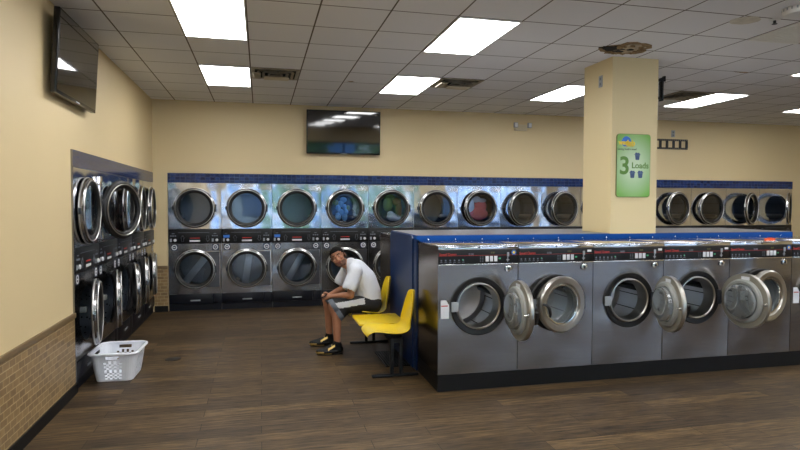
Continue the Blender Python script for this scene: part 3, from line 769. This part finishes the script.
# ------------------------------------------------------------------ floor things
t = thing('floor_drain', 'round dark metal floor drain cover right of the white basket', 'drain', (-.943,6.77,0))
MB().lathe([(.085,.0005),(.085,.003),(.078,.004),(.001,.004)], axis='Z', n=28).build('cover', 'rubber', t)
# laundry basket
t = thing('laundry_basket', 'white plastic laundry basket with handle slots on the floor by the left dryers', 'laundry basket', (-1.372,6.225,0), R(-2))
def brim(w0, l0, rad): return rrect(-w0/2, w0/2, -l0/2, l0/2, rad, 5)
levels = [(.001,.325,.40,.05),(.02,.335,.41,.055),(.10,.362,.44,.06),(.19,.385,.47,.065),(.265,.405,.50,.07)]
rings = [[(a, c+(.02 if i < 9 else 0), z) for a, c in brim(w0,l0,rd)] for i, (z,w0,l0,rd) in enumerate(levels)]
b = MB(); k = len(rings[0]); vs = [p for r in rings for p in r]
fs = [tuple(range(k))[::-1]]
for j in range(len(rings)-1):
    for i in range(k): fs.append((j*k+i, j*k+(i+1)%k, (j+1)*k+(i+1)%k, (j+1)*k+i))
# subdivided lattice walls with real holes
bm = bmesh.new(); V = [bm.verts.new(v) for v in vs]
bm.faces.new([V[i] for i in range(k)][::-1])
def P(i, j, u, v):
    A, B, C_, D = vs[j*k+i], vs[j*k+(i+1)%k], vs[(j+1)*k+(i+1)%k], vs[(j+1)*k+i]
    return Vector(A)*(1-u)*(1-v)+Vector(B)*u*(1-v)+Vector(C_)*u*v+Vector(D)*(1-u)*v
for i in range(k):
    L_ = (Vector(vs[i])-Vector(vs[(i+1)%k])).length
    for j in range(len(rings)-1):
        if L_ < .1:
            bm.faces.new([V[j*k+i], V[j*k+(i+1)%k], V[(j+1)*k+(i+1)%k], V[(j+1)*k+i]])
        else:
            nx = max(6, int(L_/.020)); nz = 1 if j in (0,) else 5
            g = [[bm.verts.new(P(i,j,u/nx,v/nz)) for u in range(nx+1)] for v in range(nz+1)]
            for v in range(nz):
                for u in range(nx):
                    hole = j in (1,2) and (u+v) % 2 == 0 and 2 <= u < nx-2
                    if j == 3:
                        short = i % 6 == 5 and False
                        hole = abs(u-(nx-1)/2) < nx*.22 and v in (2,3)
                        hole = hole or (v == 0 and u % 2 == 0 and 2 < u < nx-3)
                    if not hole: bm.faces.new([g[v][u], g[v][u+1], g[v+1][u+1], g[v+1][u]])
bmesh.ops.remove_doubles(bm, verts=bm.verts, dist=.0008)
bmesh.ops.recalc_face_normals(bm, faces=bm.faces)
me = bpy.data.meshes.new('body'); bm.to_mesh(me); bm.free(); me.materials.append(MATS['white_plastic'])
o = bpy.data.objects.new('body', me); C.objects.link(o); o.parent = t
sm = o.modifiers.new('s','SOLIDIFY'); sm.thickness = .004; sm.offset = 0
pr = brim(.435,.53,.08)
b = MB(); b.tube([(a,c+.015,.272) for a,c in pr], .013, 8, closed=True)
b.build('rim', 'white_plastic', t)
for sy in (-1,1):
    b = MB(); b.box(-.085,.085,.015+sy*.262-.016,.015+sy*.262+.016,.262,.2845,.006); b.build('handle', 'white_plastic', t)

# ------------------------------------------------------------------ bench
BY0, BY1 = 5.59, 7.03
t = thing('tandem_bench', 'black-framed bench with two yellow shell seats and a yellow table beside the blue bulkhead', 'bench', (1.30,BY0,0))
ln = BY1-BY0
MB().box(-.045,.045,-.02,ln+.02,.335,.385,.006).build('beam', 'iron', t)
for yy in (0, ln):
    lg_ = MB(); lg_.box(-.062,-.028,yy-.022,yy+.022,.025,.385,.004); lg_.box(.03,.064,yy-.022,yy+.022,.025,.385,.004); lg_.box(-.062,.064,yy-.021,yy+.021,.3355,.3845)
    lo = lg_.build('leg', 'iron', t)
    MB().box(-.245,.225,yy-.028,yy+.028,.003,.030,.008).build('foot_bar', 'iron', lo)
def shell(yc):
    # profile of the seat in X (front is -X), section across Y
    prof = [(-.290,.412),(-.300,.430),(-.285,.446),(-.24,.452),(-.15,.440),(-.05,.424),(.03,.420),(.09,.434),(.13,.47),(.155,.53),(.172,.60),(.188,.68),(.202,.76),(.212,.82),(.214,.845)]
    wid = [.16,.185,.20,.212,.222,.226,.222,.215,.205,.196,.186,.168,.138,.098,.050]
    vs = []; n_ = 12
    for (x, z), w_ in zip(prof, wid):
        for i in range(n_+1):
            u = -1+2*i/n_; cup = .035*abs(u)**2.6
            if z > .47: vs.append((x-cup*.9-.012*(abs(u)**3), yc+u*w_, z))
            else: vs.append((x-cup*.1*(x > 0), yc+u*w_, z+cup*(.8 if x > -.27 else .1)))
    fs = [(a*(n_+1)+i, a*(n_+1)+i+1, (a+1)*(n_+1)+i+1, (a+1)*(n_+1)+i) for a in range(len(prof)-1) for i in range(n_)]
    b = MB(); b.add(vs, fs); o = b.build('seat_shell', 'yellow_shell', t, smooth=60)
    q = o.modifiers.new('s','SOLIDIFY'); q.thickness = .010; q.offset = -1
    q = o.modifiers.new('v','SUBSURF'); q.levels = 1; q.render_levels = 2
    MB().box(-.10,.06,yc-.09,yc+.09,.3855,.412,.004).build('mount', 'iron', o)
    return o
shell(.10); shell(1.22)
MB().prism(rrect(-.30,.205,.40,.945,.03), .432, .450, 'XY').build('table_top', 'table_yellow', t)
MB().box(-.08,.08,.58,.76,.3855,.4315,.004).build('table_mount', 'iron', t)
# black perforated mat
b = MB(); x0, x1, y0, y1 = 1.275, 1.525, 5.93, 6.55
nx_, ny_ = 9, 16
for i in range(nx_+1): xx = x0+(x1-x0)*i/nx_; b.box(xx-.005,xx+.005,y0,y1,.001,.012)
for j in range(ny_+1): yy = y0+(y1-y0)*j/ny_; b.box(x0,x1,yy-.006,yy+.006,.0015,.0125)
tag(b.build('grid_mat', 'iron'), 'black open-grid rubber mat on the floor under the bench', 'mat')

# ------------------------------------------------------------------ the seated man
man = thing('person', 'man in white t-shirt and black shorts sitting hunched forward on the yellow bench', 'person', (1.0,6.8,0))
ORG = Vector((1.0,6.8,0))
def remesh(name, b, mats, vox, smooth_it, parent, subtract=None):
    o = b.build(name, mats, None, smooth=0)
    q = o.modifiers.new('r','REMESH'); q.mode = 'VOXEL'; q.voxel_size = vox
    q = o.modifiers.new('m','SMOOTH'); q.iterations = smooth_it; q.factor = .5
    dg = bpy.context.evaluated_depsgraph_get(); me = bpy.data.meshes.new_from_object(o.evaluated_get(dg))
    bpy.data.objects.remove(o); me.name = name
    me.transform(Matrix.Translation(-ORG))
    for p in me.polygons: p.use_smooth = True; p.material_index = 0
    me.materials.clear()
    for q in mats: me.materials.append(MATS[q])
    o = bpy.data.objects.new(name, me); C.objects.link(o); o.parent = parent
    return o
# head frame
hf = Vector((-.26,-.96,-.02)).normalized(); hu = Vector((-.46,0,.90)); hr = hf.cross(hu).normalized(); hu = hr.cross(hf).normalized()
HC = Vector((.880,6.78,1.085))
HM = Matrix(((hr.x,hf.x,hu.x,HC.x),(hr.y,hf.y,hu.y,HC.y),(hr.z,hf.z,hu.z,HC.z),(0,0,0,1)))
def head(b):
    b.T = HM
    b.ball((0,-.008,.030),(.078,.097,.088),24); b.ball((0,.022,-.035),(.066,.066,.072),20)
    b.ball((0,.055,-.088),(.030,.026,.024),14); b.cone((-.045,.01,-.06),(-.014,.066,-.088),.026,.022); b.cone((.045,.01,-.06),(.014,.066,-.088),.026,.022)
    b.cone((0,.088,.018),(0,.103,-.022),.009,.014); b.ball((-.013,.092,-.026),(.010,.010,.008),8); b.ball((.013,.092,-.026),(.010,.010,.008),8)
    b.cone((-.045,.078,.030),(-.014,.088,.028),.009,.010); b.cone((.045,.078,.030),(.014,.088,.028),.009,.010)
    b.ball((-.042,.062,-.018),(.022,.020,.018),12); b.ball((.042,.062,-.018),(.022,.020,.018),12)
    b.cone((-.018,.083,-.052),(.018,.083,-.052),.009,.009); b.cone((-.014,.081,-.063),(.014,.081,-.063),.009,.009)
    for s_ in (-1,1): b.ball((s_*.082,-.008,-.004),(.010,.020,.033),12)
    b.T = Matrix.Identity(4)
b = MB(); head(b)
neck0 = HM @ Vector((0,-.03,-.06))
b.cone(neck0, (1.02,6.80,.985), .052, .062); b.cone((1.02,6.80,.985),(1.10,6.81,.90),.07,.12)
b.cone((1.10,6.81,.90),(1.25,6.815,.58),.12,.115)
hands = {}
def arm(sh, el, wr, side):
    b.cone(sh, el, .052, .042); b.cone(el, tuple(Vector(el).lerp(Vector(wr),.35)), .042, .040); b.cone(tuple(Vector(el).lerp(Vector(wr),.3)), wr, .040, .025)
arm((1.05,6.64,.93),(.995,6.585,.665),(.815,6.735,.640),-1)
arm((1.03,6.97,.93),(.955,7.00,.680),(.795,6.865,.640),1)
# hands with curled fingers around the phone; palms face each other
def hand(wr, sgn):
    wr = Vector(wr); palm = Vector((.745, 6.8+sgn*.045, .632)); b.cone(wr, palm, .025, .024); b.cone(wr.lerp(palm,.5), palm+Vector((-.012,0,-.020)), .024, .021)
    for i, (ln_, dz) in enumerate([(.040,.018),(.046,.004),(.043,-.010),(.034,-.023)]):
        base = palm+Vector((-.016,0,dz)); k1 = base+Vector((-ln_*.62,-sgn*.004,-.004)); k2 = k1+Vector((-.010,-sgn*.022,-.006)); k3 = k2+Vector((.010,-sgn*.014,-.003))
        b.cone(base,k1,.0098,.009,10); b.cone(k1,k2,.009,.0085,10); b.cone(k2,k3,.0085,.0075,10)
    tb = wr.lerp(palm,.55)+Vector((0,-sgn*.006,.014)); t1 = tb+Vector((-.026,-sgn*.012,.020)); t2 = t1+Vector((-.024,-sgn*.014,.002))
    b.cone(tb,t1,.0125,.011,10); b.cone(t1,t2,.011,.009,10)
hand((.815,6.735,.640),-1); hand((.795,6.865,.640),1)
# legs
b.cone((1.27,6.70,.54),(.80,6.600,.555),.088,.060); b.cone((1.27,6.93,.54),(.775,7.0,.555),.088,.060)
b.cone((.80,6.60,.555),(.838,6.60,.42),.060,.055); b.cone((.838,6.60,.42),(.842,6.59,.11),.055,.036)
b.cone((.775,7.00,.555),(.795,7.01,.42),.058,.053); b.cone((.795,7.01,.42),(.800,7.02,.11),.053,.035)
b.cone((.842,6.59,.10),(.74,6.585,.05),.036,.03); b.cone((.800,7.02,.10),(.70,7.02,.05),.035,.03)
body = remesh('body', b, ['skin','beard','lips','hair'], .0045, 3, man)
HMi = (Matrix.Translation(-ORG) @ HM).inverted()
for p in body.data.polygons:
    c = HMi @ p.center
    if c.length < .17:
        jaw = c.z < -.040 and c.y > .012 and c.z > -.115
        side = (-.05 < c.z < .0 and abs(c.x) > .058 and .0 < c.y < .022)
        mouth = abs(c.x) < .022 and -.069 < c.z < -.046 and c.y > .080
        if (jaw and c.z < -.044) or side: p.material_index = 1
        if mouth: p.material_index = 2
        if .033 < c.z < .043 and .012 < abs(c.x) < .048 and c.y > .06: p.material_index = 3
# hair
b = MB(); b.T = HM
b.ball((0,-.012,.034),(.087,.106,.096),48)
hair = b.build('hair', 'hair', None); me = hair.data; me.transform(Matrix.Translation(-ORG)); hair.parent = man
bm = bmesh.new(); bm.from_mesh(me)
dele = [f for f in bm.faces if (lambda c: (c.z < .058 and c.y > .050) or (c.z < .0 and c.y > .0) or (c.z < -.03 and c.y > -.03) or c.z < -.065 or (c.y > .030 and c.z < .030) or (c.z < .070 and c.y > .066))(HMi @ f.calc_center_median())]
bmesh.ops.delete(bm, geom=dele, context='FACES'); bm.to_mesh(me); bm.free()
for s_ in (-1,1):
    b = MB(); b.T = Matrix.Translation(-ORG) @ HM; b.ball((s_*.030,.0765,.012),(.0105,.007,.0050),12); e = b.build('eye', 'eye_white', man)
    b = MB(); b.T = Matrix.Translation(-ORG) @ HM; b.ball((s_*.030+.002,.0835,.012),(.0062,.003,.0052),10); b.build('pupil', 'pupil', e)
# shirt
b = MB()
b.cone((1.030,6.795,1.000),(1.10,6.81,.94),.078,.112)
for (c0, r0, c1, r1) in [((1.10,6.81,.93),.125,(1.175,6.815,.82),.150),((1.175,6.815,.82),.150,(1.228,6.815,.68),.150),((1.228,6.815,.68),.150,(1.25,6.815,.55),.142)]:
    for dy in (-.055,.055): b.cone((c0[0],c0[1]+dy,c0[2]), (c1[0],c1[1]+dy,c1[2]), r0, r1, 24)
b.cone((1.11,6.81,.955),(1.05,6.63,.935),.10,.080); b.cone((1.10,6.81,.955),(1.03,6.98,.935),.10,.078)
for (sh, en, ra, rb) in [((1.06,6.62,.935),(.985,6.575,.765),.080,.086),((1.03,6.99,.935),(.945,7.02,.775),.078,.080)]:
    b.cone(sh, en, ra, rb)
for k in range(5): b.cone((1.33-.02*k,6.72+.04*k,.56+.05*k),(1.18,6.68,.60+.06*k),.012,.010)
shirt = remesh('shirt', b, ['white_cotton'], .009, 4, man)
def cut(o, co, no):
    bm = bmesh.new(); bm.from_mesh(o.data); bmesh.ops.bisect_plane(bm, geom=bm.verts[:]+bm.edges[:]+bm.faces[:], plane_co=Vector(co)-ORG, plane_no=no, clear_outer=True); bm.to_mesh(o.data); bm.free()
bm = bmesh.new(); bm.from_mesh(shirt.data)
def past(c):
    for sh, en in ((Vector((1.06,6.62,.935)),Vector((.985,6.575,.765))),(Vector((1.03,6.99,.935)),Vector((.945,7.02,.775)))):
        d_ = (en-sh).normalized()
        if (c-en).length < .14 and (c-en).dot(d_) > .040 and c.x < 1.08: return True
    return False
dl = [f for f in bm.faces if past(f.calc_center_median()+ORG)]
bmesh.ops.delete(bm, geom=dl, context='FACES'); bm.to_mesh(shirt.data); bm.free()
# shorts
b = MB()
b.cone((1.27,6.73,.535),(1.27,6.90,.535),.122,.122)
b.cone((1.27,6.71,.535),(1.0,6.645,.545),.112,.100); b.cone((1.0,6.645,.545),(.80,6.605,.545),.100,.088); b.cone((.93,6.62,.54),(.84,6.605,.44),.098,.085)
b.cone((1.27,6.92,.535),(1.0,6.97,.545),.112,.100); b.cone((1.0,6.97,.545),(.78,6.995,.545),.100,.088); b.cone((.90,6.98,.54),(.82,6.995,.45),.098,.085)
shorts = remesh('shorts', b, ['black_cloth','white_cloth','grey_cloth'], .008, 3, man)
bm = bmesh.new(); bm.from_mesh(shorts.data)
nrm = Vector((-.838,0,-.545))
def sd(p, cx): return (p-Vector((cx,0,.405))).dot(nrm)
bmesh.ops.delete(bm, geom=[f for f in bm.faces if sd(f.calc_center_median()+ORG, .868 if (f.calc_center_median()+ORG).y < 6.81 else .845) > .0], context='FACES')
bm.to_mesh(shorts.data); bm.free()
for p in shorts.data.polygons:
    c = p.center+ORG; cxx = .868 if c.y < 6.81 else .845
    ax = 6.71-(1.27-c.x)*.22
    zline = .565
    if sd(c, cxx) > -.055: p.material_index = 2
    elif abs(c.z-(.575-(.98-c.x)*.10)) < .032 and c.y < 6.66 and c.x < 1.16: p.material_index = 1
# shoes
def shoe(ax, ay, toe):
    b = MB(); L_ = .31
    b.cone((ax+.035,ay,.055),(ax-.02,ay,.085),.042,.042); b.cone((ax-.02,ay,.075),(ax-.13,ay,.050),.045,.036); b.cone((ax-.13,ay,.046),(ax-.205,ay,.036),.040,.031)
    b.cone((ax+.02,ay,.10),(ax,ay,.125),.043,.043); b.ball((ax-.08,ay-.012,.032),(.14,.045,.03),16); b.ball((ax-.09,ay+.01,.03),(.14,.045,.03),16)
    o = remesh('shoe', b, ['shoe_black','gold'], .006, 2, man)
    for p in o.data.polygons:
        c = p.center+ORG
        if c.z < .022 and c.x < ax-.06: p.material_index = 1
        if c.x < ax-.15 and c.z < .04 and abs(p.normal.z) < .8: p.material_index = 1
        if .055 < c.z-(c.x-(ax-.09))*.55 < .078 and ax-.10 < c.x < ax-.02: p.material_index = 1
    b = MB(); b.T = Matrix.Translation(-ORG)
    b.prism([(ax+.070*math.cos(a) if math.cos(a) > 0 else ax+.225*math.cos(a), ay+.043*math.sin(a)) for a in [2*PI*k/28 for k in range(28)]], .0015, .018, 'XY')
    b.build('sole', 'rubber', o)
    for k in range(4):
        b = MB(); b.T = Matrix.Translation(-ORG); xx = ax-.055-k*.022; zz = .112-k*.010
        b.tube([(xx,ay-.026,zz-.012),(xx,ay,zz+.002),(xx,ay+.026,zz-.012)], .003, 6); b.build('lace', 'gold' if k == 0 else 'grey_cloth', o)
shoe(.835,6.590,.59); shoe(.795,7.02,.58)
t = thing('mobile_phone', 'black mobile phone held in the seated man\'s hands', 'phone', (.712,6.80,.640))
t.rotation_euler = (0,R(-35),0)
MB().box(-.038,.038,-.075,.075,-.004,.004,.002).build('case', 'tv_black', t)
MB().box(-.034,.034,-.070,.070,.0043,.0052).build('screen', 'screen', t)
